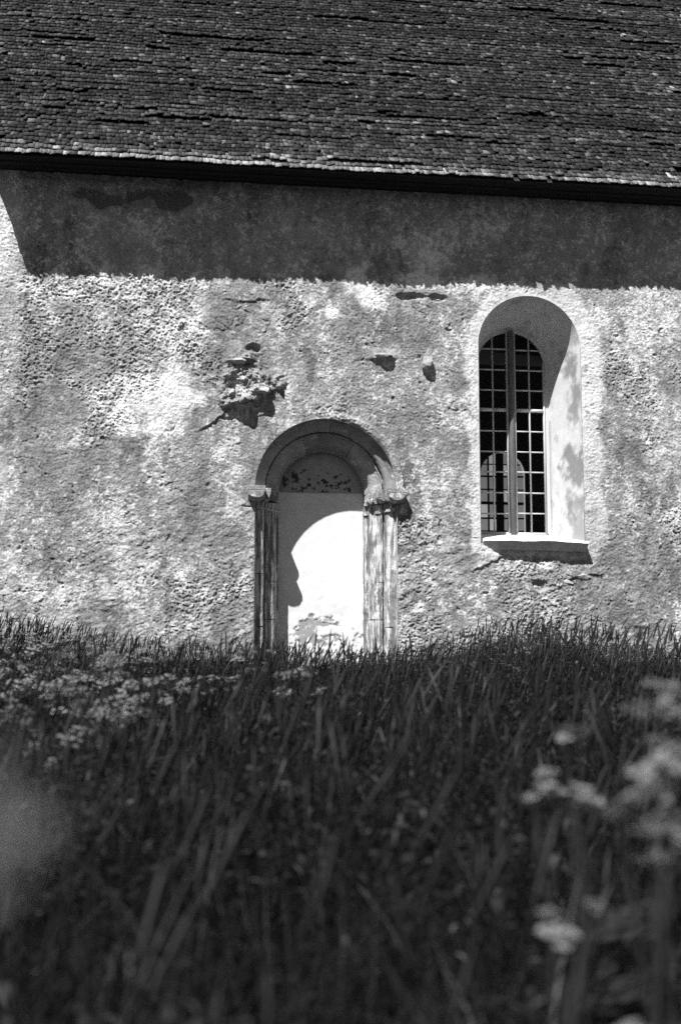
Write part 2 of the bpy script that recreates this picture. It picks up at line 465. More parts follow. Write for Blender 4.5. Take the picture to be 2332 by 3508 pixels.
# rubble stones that stick out of the plaster
def stone_mesh(sx, sy, sz, seed, cuts=3):
    bm = bmesh.new()
    bmesh.ops.create_icosphere(bm, subdivisions=2, radius=1)
    r = random.Random(seed)
    planes = [Vector((r.uniform(-1, 1), r.uniform(-1, 1), r.uniform(-1, 1))).normalized() for _ in range(7)]
    for v in bm.verts:
        for p in planes:
            d = v.co.dot(p) - 0.56
            if d > 0: v.co -= p * d
        v.co += Vector((r.uniform(-1, 1), r.uniform(-1, 1), r.uniform(-1, 1))) * 0.05
        v.co = Vector((v.co.x * sx, v.co.y * sy, v.co.z * sz))
    me = bpy.data.meshes.new('stone'); bm.to_mesh(me); bm.free()
    return me
for k, (x, z, sx, sy, sz, out) in enumerate((
        (3.04, 3.54, .085, .085, .11, .03), (3.07, 3.45, .07, .06, .05, .02), (4.38, .84, .09, .06, .07, -.02), (.97, 3.70, .07, .07, .05, -.05),
        (.74, 3.47, .12, .07, .05, .02), (1.02, 3.12, .13, .10, .055, -.01), (.85, 3.02, .11, .09, .05, -.01), (2.5, 3.61, .14, .05, .05, .0),
        (2.78, 4.36, .08, .05, .05, -.04), (3.2, 4.35, .07, .05, .05, -.04), (.70, 3.10, .06, .05, .045, .0), (.66, 2.84, .07, .05, .05, .0),
        (4.95, .98, .12, .04, .05, -.01), (4.75, .92, .10, .04, .04, -.01))):
    o = part('stone', stone_mesh(sx, sy, sz, 40 + k), M['rubble'], wall)
    o.location = (x, wall_y(x, z) - out, z)
    o.rotation_euler = (0, random.uniform(-.4, .4), 0)

# plain remaining walls of the building
pbox('wall_end', 7.0, XR, 0.01, 0.9, -1.0, 5.64, M['sill'], church)
pbox('wall_end', XL + 0.012, XL + 0.9, 0.035, 8.9, -1.0, 5.58, M['sill'], church)
pbox('wall_end', XR - 0.9, XR, 0.9, 8.9, -1.0, 5.58, M['sill'], church)

def holed_wall(name, y, c, zs, r, zb, x0, x1, z0, z1, m, parent, cell=0.05):
    xs = np.arange(x0, x1 + cell, cell); zs_ = np.arange(z0, z1 + cell, cell)
    A, B = np.meshgrid(xs, zs_, indexing='ij')
    sd, a, b = arch_sd(A, B, c, zs, r, zb)
    ff = grid_faces(len(xs), len(zs_)); ff = ff[(sd.ravel() >= 0)[ff].any(1)]
    ins = (sd < 0)
    A = np.where(ins, A - sd * a, A); B = np.where(ins, B - sd * b, B)
    v = np.stack([A, np.full_like(A, y), B], -1).reshape(-1, 3)
    u = np.zeros(len(v), bool); u[ff.ravel()] = True
    rm = np.cumsum(u) - 1
    return part(name, raw_mesh(name, v[u], rm[ff]), m, parent)

FD = 0.70                                 # depth of the window frame behind the wall face
FC, FR, FZ, FB = 4.295, 0.475, 3.715, 1.545
NC, NR, NZ, NB = 6.21, 0.43, 3.43, 1.6    # window in the far wall
holed_wall('inner_wall', 0.95, FC, FZ, FR + 0.14, FB - 0.15, XL + 0.8, XR - 0.8, -0.6, 5.55, M['inner'], church)
farw = holed_wall('far_wall', 8.0, NC, NZ, NR, NB, XL + 0.8, XR - 0.8, -0.6, 5.55, M['inner'], church)
holed_wall('far_wall', 8.34, NC + .03, NZ, NR + 0.14, NB - 0.1, XL + 0.8, XR - 0.8, -0.6, 5.55, M['inner'], church)
pbox('floor', XL + 0.1, XR - 0.1, 0.93, 8.95, -0.7, -0.55, M['inner'], church)
pbox('ceiling', XL + 0.05, XR - 0.05, 0.05, 8.95, 5.60, 5.66, M['inner'], church)

# ---------------------------------------------------------------- swept arches
def arch_path(c, zs, r, zb, n_side, n_arc):
    """points (dx,dz) and normals of an arched outline from bottom left over the top to bottom right"""
    P, Nn = [], []
    for t in np.linspace(zb, zs, n_side, endpoint=False): P.append((c - r, t)); Nn.append((-1, 0))
    for a in np.linspace(math.pi, 0, n_arc): P.append((c + r * math.cos(a), zs + r * math.sin(a))); Nn.append((math.cos(a), math.sin(a)))
    for t in np.linspace(zs, zb, n_side + 1)[1:]: P.append((c + r, t)); Nn.append((1, 0))
    return np.array(P), np.array(Nn)

# window reveal: limewashed splay from the wall face to the frame
win_parent = None
po, _ = arch_path(WC, WZ, WR - 0.002, WB - 0.02, 110, 120)
pi_, _ = arch_path(FC, FZ, FR, FB - 0.02, 110, 120)
nd = 34
tt = np.linspace(0, 1, nd)[None, :]
rvx = po[:, 0:1] * (1 - tt) + pi_[:, 0:1] * tt
rvz = po[:, 1:2] * (1 - tt) + pi_[:, 1:2] * tt
rvy = -0.012 + (FD + 0.07 + 0.012) * np.repeat(tt, len(po), 0)
along = np.repeat(np.linspace(0, 7.2, len(po))[:, None], nd, 1)
rn = 0.010 * fbm(along, rvy * 1.0, 0.3, 4, 611) * np.sin(np.pi * np.clip(tt * 1.0, 0, 1))
rvx = rvx + rn * np.sign(WC - rvx); rvz = rvz - np.abs(rn) * (rvz > WZ)
rt = 0.61 + 0.10 * fbm(along, rvy, 0.25, 5, 612, .65) - .16 * sstep(.18, .42, fbm(along * .8, rvy * 1.3, .18, 5, 615, .65))
def rblob(z0, y0, rz, ry, dv):
    global rt
    q = np.sqrt(((rvz - z0) / rz) ** 2 + ((rvy - y0) / ry) ** 2) + 1.3 * fbm(along, rvy, 0.16, 5, 613, .65)
    rt = rt + dv * (1 - sstep(0.5, 1.2, q)) * (rvx > WC)
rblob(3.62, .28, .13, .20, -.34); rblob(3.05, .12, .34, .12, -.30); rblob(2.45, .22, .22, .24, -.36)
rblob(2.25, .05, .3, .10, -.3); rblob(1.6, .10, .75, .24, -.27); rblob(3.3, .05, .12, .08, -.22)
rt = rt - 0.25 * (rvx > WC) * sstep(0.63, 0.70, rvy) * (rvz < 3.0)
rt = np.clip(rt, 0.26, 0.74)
rv = np.stack([rvx, rvy, rvz], -1).reshape(-1, 3)
# frame mesh is the window itself
fo, fn = arch_path(FC, FZ, FR + 0.02, FB - 0.03, 12, 48)
fi, _ = arch_path(FC, FZ, FR - 0.035, FB + 0.03, 12, 48)
n = len(fo)
fv = np.concatenate([np.column_stack([fo[:, 0], np.full(n, FD), fo[:, 1]]), np.column_stack([fi[:, 0], np.full(n, FD), fi[:, 1]]),
                     np.column_stack([fi[:, 0], np.full(n, FD + .05), fi[:, 1]]), np.column_stack([fo[:, 0], np.full(n, FD + .05), fo[:, 1]])])
fq = []
for i in range(n - 1):
    for a, b in ((0, 1), (1, 2), (2, 3)):
        fq.append((a * n + i, b * n + i, b * n + i + 1, a * n + i + 1))
window = part('window', raw_mesh('window', fv, fq), M['bar'], church)
window['label'] = 'tall arched casement window with white glazing bars in a splayed limewashed opening'
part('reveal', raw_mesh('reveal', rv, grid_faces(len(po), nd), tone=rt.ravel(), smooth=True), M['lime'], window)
pbox('bottom_rail', FC - FR + 0.03, FC + FR - 0.03, FD - .004, FD + .046, FB - 0.025, FB + 0.028, M['bar'], window)
pbox('mullion', FC - 0.033, FC + 0.030, FD - 0.05, FD + 0.06, FB - 0.04, FZ + FR - 0.012, M['post'], window, bevel=0.012)
ROWS = [FB, 1.81, 2.075, 2.34, 2.605, 2.87, 3.135, 3.40, 3.665, 3.93]
def arch_top(x, c, zs, r):
    return zs + math.sqrt(max(r * r - (x - c) ** 2, 0))
for side in (-1, 1):
    xa, xb = (FC - FR + .036, FC - .043) if side < 0 else (FC + .040, FC + FR - .036)
    xm = (xa + xb) / 2
    # stiles of the casement and its glazing bars
    for xs in (xa + .008, xb - .008):
        pbox('stile', xs - .011, xs + .011, FD - .012, FD + .03, FB + .028, arch_top(xs, FC, FZ, FR - .04), M['bar'], window)
    pbox('glazing_bar', xm - .008, xm + .008, FD - .008, FD + .022, FB + .028, arch_top(xm, FC, FZ, FR - .036), M['bar'], window)
    for k, z in enumerate(ROWS[1:], 1):
        hw = .008
        if k == 6: hw = .020
        x0, x1 = xa + .019, xb - .019
        if z > FZ:
            lim = math.sqrt((FR - .036) ** 2 - (z - FZ) ** 2)
            x0 = max(x0, FC - lim); x1 = min(x1, FC + lim)
        dz = RNG.uniform(-.004, .004)
        for (p, q) in ((x0, xm - .0085), (xm + .0085, x1)):
            if q - p > .02:
                pbox('glazing_bar', p, q, FD - .006 - (.01 if k == 6 else 0), FD + .020, z - hw + dz, z + hw + dz, M['bar'], window)
    for k in range(len(ROWS)):
        z0 = ROWS[k] + .012; z1 = (ROWS[k + 1] - .012) if k + 1 < len(ROWS) else 9
        for (p, q) in ((xa + .02, xm - .011), (xm + .011, xb - .02)):
            xs = np.linspace(p, q, 6)
            tops = [min(z1, arch_top(v, FC, FZ, FR - .04)) for v in xs]
            pts = [(v, t) for v, t in zip(xs, tops) if t > z0 + .01]
            if len(pts) < 2: continue
            tilt = RNG.uniform(-.02, .02, 2)
            ring = [(pts[0][0], z0), (pts[-1][0], z0)] + pts[::-1]
            cx0, cz0 = (p + q) / 2, z0 + .12
            vv = [(a, FD + .008 + tilt[0] * (a - cx0) + tilt[1] * (b - cz0), b) for a, b in ring]
            part('pane', poly_mesh('pane', vv, [tuple(range(len(vv)))]), M['glass'], window)

# sill slab: sloping top, broken front edge
ns = 40
sxs = np.linspace(3.715, 4.985, ns)
sv = []
for i, x in enumerate(sxs):
    e = i / (ns - 1)
    nf = float(fbm(np.array([x]), np.array([0.3]), 0.12, 3, 71)[0])
    out = -0.135 * min(1, 0.25 + e * 6) + 0.014 * nf
    ztop = 1.402 + 0.018 * nf - 0.025 * max(0, (e - .75) * 3)
    sv += [(x, FD + .02, FB + 0.0), (x, FD * .45, (FB + ztop) / 2 + .004 + .006 * nf), (x, out + .02, ztop), (x, out, ztop - .02), (x, out + .085, 1.288 + .010 * nf - 0.012 * e), (x, 0.08, 1.270 - 0.015 * e), (x, FD + .02, 1.27)]
sv = np.array(sv); sf = list(map(tuple, grid_faces(ns, 7))) + [tuple(range(7)), tuple(range((ns - 1) * 7, ns * 7))[::-1]]
o = part('sill', poly_mesh('sill', sv, sf), M['sill'], window)

# far window: leaded lights seen through the church
fo, fn = arch_path(NC, NZ, NR + 0.02, NB, 10, 30)
part('far_reveal', raw_mesh('far_reveal', np.stack([np.concatenate([fo[:, 0], (fo[:, 0] - NC) * 1.35 + NC]), np.concatenate([np.full(len(fo), 7.99), np.full(len(fo), 8.36)]),
     np.concatenate([fo[:, 1], fo[:, 1] + .05])], -1), [(i, i + 1, len(fo) + i + 1, len(fo) + i) for i in range(len(fo) - 1)]), M['inner'], church)
farwin = pbox('far_window', NC - .085, NC + .035, 8.06, 8.2, NB - .1, NZ + NR - .002, M['lead'], church)
farwin['label'] = 'leaded arched window in the far wall seen through the dark church'
ZB = [NB, 1.86, 2.11, 2.372, 2.615, 2.902, 3.163, 3.414, 3.644, 3.95]
for z, hw in zip(ZB[1:-1], (.012, .014, .012, .014, .026, .013, .014, .011)):
    w = math.sqrt(NR ** 2 - max(z - NZ, 0) ** 2)
    pbox('saddle_bar', NC - w, NC + w, 8.085, 8.115, z - hw, z + hw, M['lead'], farwin, wob=.005)
for xs, w in ((5.955, .016), (6.43, .012)):
    pbox('lead_came', xs - w, xs + w, 8.09, 8.11, NB, arch_top(xs, NC, NZ, NR), M['lead'], farwin, wob=.006)
CLEAR = {(1, 7), (1, 8), (2, 7), (2, 5), (0, 4), (1, 3)}
cols = [(NC - NR, 5.955), (5.955, NC - .085), (NC + .035, 6.43), (6.43, NC + NR)]
for ci, (p, q) in enumerate(cols):
    for k in range(len(ZB) - 1):
        xs = np.linspace(p, q, 6)
        pts = [(v, min(ZB[k + 1], arch_top(v, NC, NZ, NR))) for v in xs]
        pts = [(v, t) for v, t in pts if t > ZB[k] + .01]
        if len(pts) < 2: continue
        ring = [(pts[0][0], ZB[k]), (pts[-1][0], ZB[k])] + pts[::-1]
        part('pane', poly_mesh('pane', [(a, 8.1, b) for a, b in ring], [tuple(range(len(ring)))]), M['clear'] if (ci, k) in CLEAR else M['obscured'], farwin)

# ---------------------------------------------------------------- blocked portal
INF_Y = 0.58
ixs = np.arange(PC - 0.56, PC + 0.561, 0.012); izs = np.arange(-0.35, 2.62, 0.012)
A, B = np.meshgrid(ixs, izs, indexing='ij')
X, Z = A, B
warpx = 1.6 * fbm(A, B, 0.07, 4, 451, .7); warpz = 1.6 * fbm(A, B, 0.07, 4, 452, .7)
it = 0.71 + 0.05 * fbm(A, B, 0.4, 5, 711, .6) - .12 * sstep(.9, .3, B) * sstep(-.1, .4, fbm(A, B, .12, 4, 712, .6))
for (cx, cz, rx, rz) in ((1.72, .42, .12, .05), (1.85, .41, .13, .03), (1.66, .36, .07, .05), (1.64, .28, .12, .06), (2.0, .42, .06, .02), (1.75, .20, .2, .05), (1.73, .50, .03, .02), (1.95, .46, .05, .015)):
    it = it - 0.40 * blob(cx, cz, rx, rz, .3, .7)
it = np.clip(it, .3, .82)
ih = 0.004 * fbm(A, B, .35, 4, 721) + 0.0012 * fbm(A, B, .05, 3, 722) - 0.012 * (it < .6)
portal = part('blocked_portal', raw_mesh('blocked_portal', np.stack([A, INF_Y - ih, B], -1).reshape(-1, 3), grid_faces(len(ixs), len(izs))[:, ::-1], tone=it.ravel(), smooth=True), M['lime'], church)
portal['label'] = 'round arched stone portal walled up with white plaster'
# tympanum slab with dark flecks of old paint
ta = np.linspace(0, math.pi, 60); tr = np.linspace(0.0, 0.55, 56)
TA, TR = np.meshgrid(ta, tr, indexing='ij')
A = PC + TR * np.cos(TA); B = PZ + 0.035 + TR * np.sin(TA)
ty = 0.36 + 0.05 * fbm(A, B, .1, 4, 731) - 0.10 * sstep(.3, .55, TR)
fl = fbm(A * .8, B * 1.2, .045, 4, 741, .65)
zone = (1 - sstep(.10, .22, np.abs(B - PZ - .16) + .1 * np.abs(A - PC + .08))) * (np.abs(A - PC + .05) < .42)
ty = np.where((fl > .30 - .12 * zone) & (zone > .4), .05, ty)
part('tympanum', raw_mesh('tympanum', np.stack([A, INF_Y - .022 - .003 * fbm(A, B, .1, 3, 742), B], -1).reshape(-1, 3), grid_faces(60, 56)[:, ::-1], tone=ty.ravel(), smooth=True), M['lime'], portal)

# moulded jambs and arch: profile (radius from the axis, depth), outer and inner order
def roll(r0, y0, r1, y1, bulge, k=7):
    out = []
    for t in np.linspace(0, 1, k):
        nx, ny = (y1 - y0), -(r1 - r0)
        ln = math.hypot(nx, ny)
        b = bulge * math.sin(math.pi * t)
        out.append((r0 + (r1 - r0) * t - nx / ln * b, y0 + (y1 - y0) * t - abs(ny) / ln * b))
    return out
OUTER = [(.90, .10), (.90, .046), (.832, .046), (.826, .060), (.812, .064)] + [(.808, .082), (.800, .084)] + roll(.790, .098, .722, .170, .024, 9) + [(.722, .205), (.728, .235), (.90, .30)]
INNER = [(.83, .30), (.712, .222), (.700, .200), (.690, .204), (.686, .240), (.672, .246)] + roll(.664, .262, .562, .385, .030, 9) + [(.552, .408), (.542, .410), (.538, .428), (.527, .432), (.526, .62), (.62, .68)]

def sweep(prof, path, cap=True, jit=0.0, seed=1):
    """path: list of (origin x, origin z, radial x, radial z); a closed solid"""
    npf = len(prof); v = []
    for (ox, oz, rx, rz) in path:
        for (r, y) in prof: v.append((ox + rx * r, y, oz + rz * r))
    v = np.array(v)
    if jit:
        v = v + jit * np.stack([fbm(v[:, 0] + v[:, 1], v[:, 2], .07, 3, seed), fbm(v[:, 0], v[:, 2] + v[:, 1], .05, 3, seed + 5), fbm(v[:, 2], v[:, 0] - v[:, 1], .07, 3, seed + 9)], -1)
    fs = []
    for i in range(len(path) - 1):
        for j in range(npf):
            a = i * npf + j; b = i * npf + (j + 1) % npf
            fs.append((a, b, b + npf, a + npf))
    if cap:
        fs.append(tuple(range(npf))[::-1]); fs.append(tuple(range((len(path) - 1) * npf, len(path) * npf)))
    return v, fs

pth = [(PC, z, -1, 0) for z in np.linspace(-.4, PZ, 60)] + [(PC, PZ, math.cos(a), math.sin(a)) for a in np.linspace(math.pi, 0, 90)[1:-1]] + [(PC, z, 1, 0) for z in np.linspace(PZ, -.4, 60)]
pe = []
for (ox, oz, rx, rz) in pth:
    for r_, y_ in ((PR + .004, -.012), (PR - .004, -.002), (PR - .006, .024), (PR - .004, .055)):
        pe.append((ox + rx * r_, y_, oz + rz * r_))
pe = np.array(pe); pe[:, 0] += .004 * fbm(pe[:, 0] * 3, pe[:, 2] * 3, .1, 3, 87)
part('plaster_edge', raw_mesh('plaster_edge', pe, grid_faces(len(pth), 4), tone=np.full(len(pe), .34), smooth=True), M['plaster'], portal)
def arc_stone(prof, a0, a1, seed, name='arch_stone'):
    path = [(PC, PZ, math.cos(a), math.sin(a)) for a in np.linspace(a0, a1, max(4, int(abs(a1 - a0) / .05)))]
    v, fs = sweep(prof, path, jit=.009, seed=seed)
    o = part(name, poly_mesh(name, v, fs), M['arch'], portal)
    return o
g = .0022
for k, (a, b) in enumerate(((0, 38), (38, 86), (86, 138), (138, 180))):
    arc_stone(OUTER, math.radians(a) + g, math.radians(b) - g, 60 + k)
for k, (a, b) in enumerate(((0, 58), (58, 112), (112, 180))):
    arc_stone(INNER, math.radians(a) + g, math.radians(b) - g, 70 + k)
for s in (-1, 1):
    for prof, cuts in ((OUTER, (-.4, .36, .98, 1.84)), (INNER, (-.4, .45, .90, 1.84))):
        for k in range(len(cuts) - 1):
            path = [(PC, z, s, 0) for z in np.linspace(cuts[k] + .003, cuts[k + 1] - .003, 16)]
            v, fs = sweep(prof, path, jit=.006 if s < 0 else .012, seed=80 + k + s)
            part('jamb_stone', poly_mesh('jamb_stone', v, fs), M['stone'], portal)
# necking ring under the imposts
def offset_prof(d):
    pts = [(.84, -.004), (.80, .05), (.712, .17), (.70, .215), (.672, .25), (.556, .39), (.53, .43), (.527, .57)]
    return [(r - d * .7, y - d) for r, y in pts]
for s in (-1, 1):
    prof = offset_prof(.022) + [(.7, .6), (.9, .3)]
    tilt = 0.0 if s < 0 else -.10
    path = [(PC, z, s, 0) for z in (1.735, 1.742, 1.760, 1.767)]
    v, fs = sweep(prof, path, jit=.006, seed=91 + s)
    v[:, 2] += 0.10 * tilt * (v[:, 1] / .4) * 1.6 if s > 0 else 0
    part('necking_ring', poly_mesh('necking_ring', v, fs), M['impost'], portal)

def cushion(x0, x1, y0, y1, zt, zm, Hh, rough=0.003, seed=3, groove=True):
    """cushion capital: abacus above, below it a cube whose underside is rounded to a ball"""
    na = 17
    a = np.linspace(-1, 1, na)
    AA, BB = np.meshgrid(a, a, indexing='ij')
    hz = zm - Hh * np.sqrt(np.maximum(2.0 - AA ** 2 - BB ** 2, 0)) 
    cx, hx, cy, hy = (x0 + x1) / 2, (x1 - x0) / 2, (y0 + y1) / 2, (y1 - y0) / 2
    rings = []
    for lvl in (zt, zm + .012, zm + .010, zm):
        ins = 0.006 if (groove and lvl in (zm + .010,)) else 0
        rings.append(np.stack([cx + AA * (hx - ins), cy + BB * (hy - ins), np.full_like(AA, lvl)], -1))
    bot = np.stack([cx + AA * (hx - .004), cy + BB * (hy - .004), hz], -1)
    per = [(i, 0) for i in range(na)] + [(na - 1, j) for j in range(1, na)] + [(i, na - 1) for i in range(na - 2, -1, -1)] + [(0, j) for j in range(na - 2, 0, -1)]
    v = []; fs = []
    v += [tuple(p) for p in bot.reshape(-1, 3)]
    fs += [tuple(q) for q in grid_faces(na, na)]
    base = len(v)
    v += [tuple(p) for p in rings[0].reshape(-1, 3)]
    fs += [tuple(base + q for q in qq[::-1]) for qq in grid_faces(na, na)]
    prev = [base + i * na + j for i, j in per]
    for rg in rings[1:]:
        cur = []
        for i, j in per: cur.append(len(v)); v.append(tuple(rg[i, j]))
        m_ = len(per)
        fs += [(prev[k], cur[k], cur[(k + 1) % m_], prev[(k + 1) % m_]) for k in range(m_)]
        prev = cur
    cur = [i * na + j for i, j in per]
    fs += [(prev[k], cur[k], cur[(k + 1) % len(per)], prev[(k + 1) % len(per)]) for k in range(len(per))]
    v = np.array(v)
    v = v + rough * np.stack([fbm(v[:, 0] + v[:, 1], v[:, 2], .05, 3, seed), fbm(v[:, 1], v[:, 2] + v[:, 0], .05, 3, seed + 4), 0.6 * fbm(v[:, 0], v[:, 1], .05, 3, seed + 8)], -1)
    return poly_mesh('impost', v, fs)
for args in ((.897, 1.098, -.135, .10, 1.992, 1.928, .078, .005, 3), (1.035, 1.176, .035, .28, 1.985, 1.925, .070, .004, 13), (1.13, 1.302, .27, .60, 1.98, 1.92, .05, .004, 23),
             (2.556, 2.760, -.135, .10, 1.985, 1.925, .078, .010, 33), (2.452, 2.60, .035, .28, 1.985, 1.89, .030, .034, 43), (2.358, 2.53, .22, .60, 1.98, 1.87, .028, .034, 53)):
    part('impost', cushion(*args), M['impost'], portal)

# ---------------------------------------------------------------- roof
AL = math.radians(50.0)
EX0, EX1 = -2.17, 9.7
VERGE = 0.085                 # the verge flares out towards the ridge
EY, EZ = -0.645, 5.615
def skew(x): return 0.0078 * (np.asarray(x) + 2.0)         # the eave rises and draws in a little to the right
SL = Vector((0, math.cos(AL), math.sin(AL))); NR_ = Vector((0, -math.sin(AL), math.cos(AL)))
RIDGE = (4.475 - EY) / math.cos(AL)
def rp_(s, h=0.0):
    return (EY + s * SL.y + h * NR_.y, EZ + s * SL.z + h * NR_.z)
y_r, z_r = rp_(RIDGE)
y_b = 8.95 + .66
y0_, z0_ = rp_(0.0, -.004); y2, z2 = rp_(0.02, -.03)
dv = []
for x, fl in ((EX0 + .01, -VERGE * RIDGE), (EX1, 0)):
    k = float(skew(x))
    dv += [(x, y0_ + k, z0_ + k), (x + fl, y_r + k, z_r + k), (x + fl * .4, y_b, z0_), (x + fl * .4, y_b, z2), (x + fl, y_r + k, z_r - .09 + k), (x, y2 + k, z2 + k)]
df = [(i, (i + 1) % 6, 6 + (i + 1) % 6, 6 + i) for i in range(6)] + [(0, 5, 4, 1), (1, 4, 3, 2), (6, 7, 10, 11), (7, 8, 9, 10)]
roof = part('roof', poly_mesh('roof', dv, df), M['deck'], church)
roof['label'] = 'steep roof of dark tarred wooden shingles with pale worn eave rows'
for x in (XL + .02, XR - .02):                       # gables
    v = [(x, .04, 5.5), (x, 8.9, 5.5), (x, y_r, z_r - .2)]
    part('gable_wall', poly_mesh('gable_wall', v, [(0, 1, 2)]), M['sill'], church)
yb = [-.565, -.43, -.29, -.14, .03]
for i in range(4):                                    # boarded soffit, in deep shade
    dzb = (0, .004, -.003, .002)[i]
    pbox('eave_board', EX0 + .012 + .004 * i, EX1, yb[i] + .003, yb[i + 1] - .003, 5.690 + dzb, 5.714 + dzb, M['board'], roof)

# shingles: courses of 10 cm, each shingle a split board of its own width, lift and tilt
EXPO = 0.096
N_ROWS = 76
sh = []           # (x centre, s of the butt, width, length, lift, yaw, thick, tone)
for r in range(N_ROWS):
    x = EX0 - VERGE * r * EXPO - random.uniform(0, .04)
    xmax = 7.6 if r < 3 else 8.4
    ph = r * 3.7
    rowlift = random.uniform(0, .008)
    while x < xmax:
        w = random.choice((.03, .04, .045, .05, .06, .065, .075, .09)) * random.uniform(.9, 1.1)
        if random.random() < .988:
            sh.append((x + w / 2, r, w))
        x += w * .94
sh = np.array(sh)
xc, rr, ww = sh[:, 0], sh[:, 1], sh[:, 2]
ns_ = len(sh)
U = lambda a, b: RNG.uniform(a, b, ns_)
wave = 0.022 * fbm(xc * .8, rr * .15 + 3, .9, 3, 901) + .012 * fbm(xc, rr * .7, .45, 2, 902)
s0 = rr * EXPO + wave + U(-.017, .017) + np.where(RNG.random(ns_) < .10, U(-.03, .035), 0)
s0 = np.where(rr == 0, -.012 + .014 * fbm(xc, xc * 0, .5, 3, 905) + U(-.016, .014), s0)
lift = .027 + U(0, .004) + .016 * np.maximum(fbm(xc * .5, rr * 7.7, .5, 3, 906), 0) + .010 * np.maximum(fbm(xc, rr * EXPO * 2, .5, 3, 903), 0) + np.where(RNG.random(ns_) < .05, U(.008, .028), 0)
thick = np.where(rr == 0, U(.010, .016), U(.014, .019))
for _ in range(190):                     # stretches of a course that have lifted
    r_ = RNG.integers(1, N_ROWS); x0_ = RNG.uniform(-2.4, 7); l_ = RNG.uniform(.15, 1.1)
    lift = lift + np.where((rr == r_) & (xc > x0_) & (xc < x0_ + l_), RNG.choice((.006, .010, .014, .030)), 0)
yaw = U(-.03, .03) + .03 * fbm(xc, rr * EXPO, .6, 2, 904) + np.where(RNG.random(ns_) < .02, U(-.15, .15), 0)
leng = np.full(ns_, .24)
# tone of the wood: tarred dark, worn pale near the eave and in streaks
pat = fbm(xc * .35, rr * EXPO * 2.0, .5, 4, 911)
pat2 = fbm(xc, rr * EXPO, .22, 3, 913)
tone = .033 * np.exp(.60 * pat + .55 * pat2 + RNG.normal(0, .42, ns_))
rowtone = np.exp(RNG.normal(0, .30, N_ROWS))[rr.astype(int)]
tone = tone * rowtone
tone = tone * (1 + 4.0 * np.exp(-rr / .8) + 1.1 * np.exp(-rr / 4.0))
tone = np.where(RNG.random(ns_) < .09, tone * RNG.uniform(1.6, 3.6, ns_), tone)
tone = np.where(RNG.random(ns_) < .08, tone * .45, tone)
tone = np.clip(tone, .012, .42)
# corners: butt bottom, butt top, head bottom, head top
cy, sy = np.cos(yaw), np.sin(yaw)
def corner(du, ds, h):
    x = xc + du * cy - ds * sy
    s = s0 + ds * cy + du * sy
    k = skew(x)
    yy = EY + s * SL.y + h * NR_.y + k; zz = EZ + s * SL.z + h * NR_.z + k + eave_wave
    return np.stack([x, yy, zz], -1)
hb = lift; hw_ = ww / 2
eave_wave = .026 * fbm(xc, xc * 0 + .5, 1.3, 3, 907) * np.exp(-rr / 6)
slant = U(-.012, .012)
warp_ = U(-.004, .004)
V8 = np.stack([corner(-hw_, slant, hb + warp_), corner(hw_, -slant, hb - warp_), corner(hw_, -slant, hb + thick - warp_), corner(-hw_, slant, hb + thick + warp_),
               corner(-hw_ * .95, leng, hb * 0 + .001), corner(hw_ * .95, leng, hb * 0 + .001), corner(hw_ * .95, leng, thick * .4), corner(-hw_ * .95, leng, thick * .4)], 1)
FQ = np.array([[0, 1, 2, 3], [3, 2, 6, 7], [1, 5, 6, 2], [0, 3, 7, 4]])
vis = (xc < 6.45) & (xc > -2.05)
order = np.argsort(rr * 100 + np.where(vis, 0, 50), kind='stable')
single = np.zeros(ns_, bool)
cand = [i for i in np.argsort(rr, kind='stable') if vis[i]][:300]
single[cand] = True
for i in cand:
    part('shingle', raw_mesh('shingle', V8[i], FQ, tone=np.full(8, tone[i])), M['shingle'], roof)
rest = ~single
Vr = V8[rest]; nr = len(Vr)
o = part('shingles', raw_mesh('shingles', Vr.reshape(-1, 3), (FQ[None] + 8 * np.arange(nr)[:, None, None]).reshape(-1, 4), tone=np.repeat(tone[rest], 8)), M['shingle'], roof)
o['kind'] = 'stuff'

# ================================================================== the meadow
def skyline(x):
    """height of the grass close to the wall, metres"""
    pts_x = [-4, -2.0, -1.2, -.6, 0.2, 0.9, 1.8, 2.6, 3.1, 3.5, 4.2, 4.6, 5.4, 6.4, 9]
    pts_h = [.46, .50, .44, .32, .26, .26, .18, .20, .27, .48, .50, .24, .15, .20, .20]
    return np.interp(x, pts_x, pts_h)

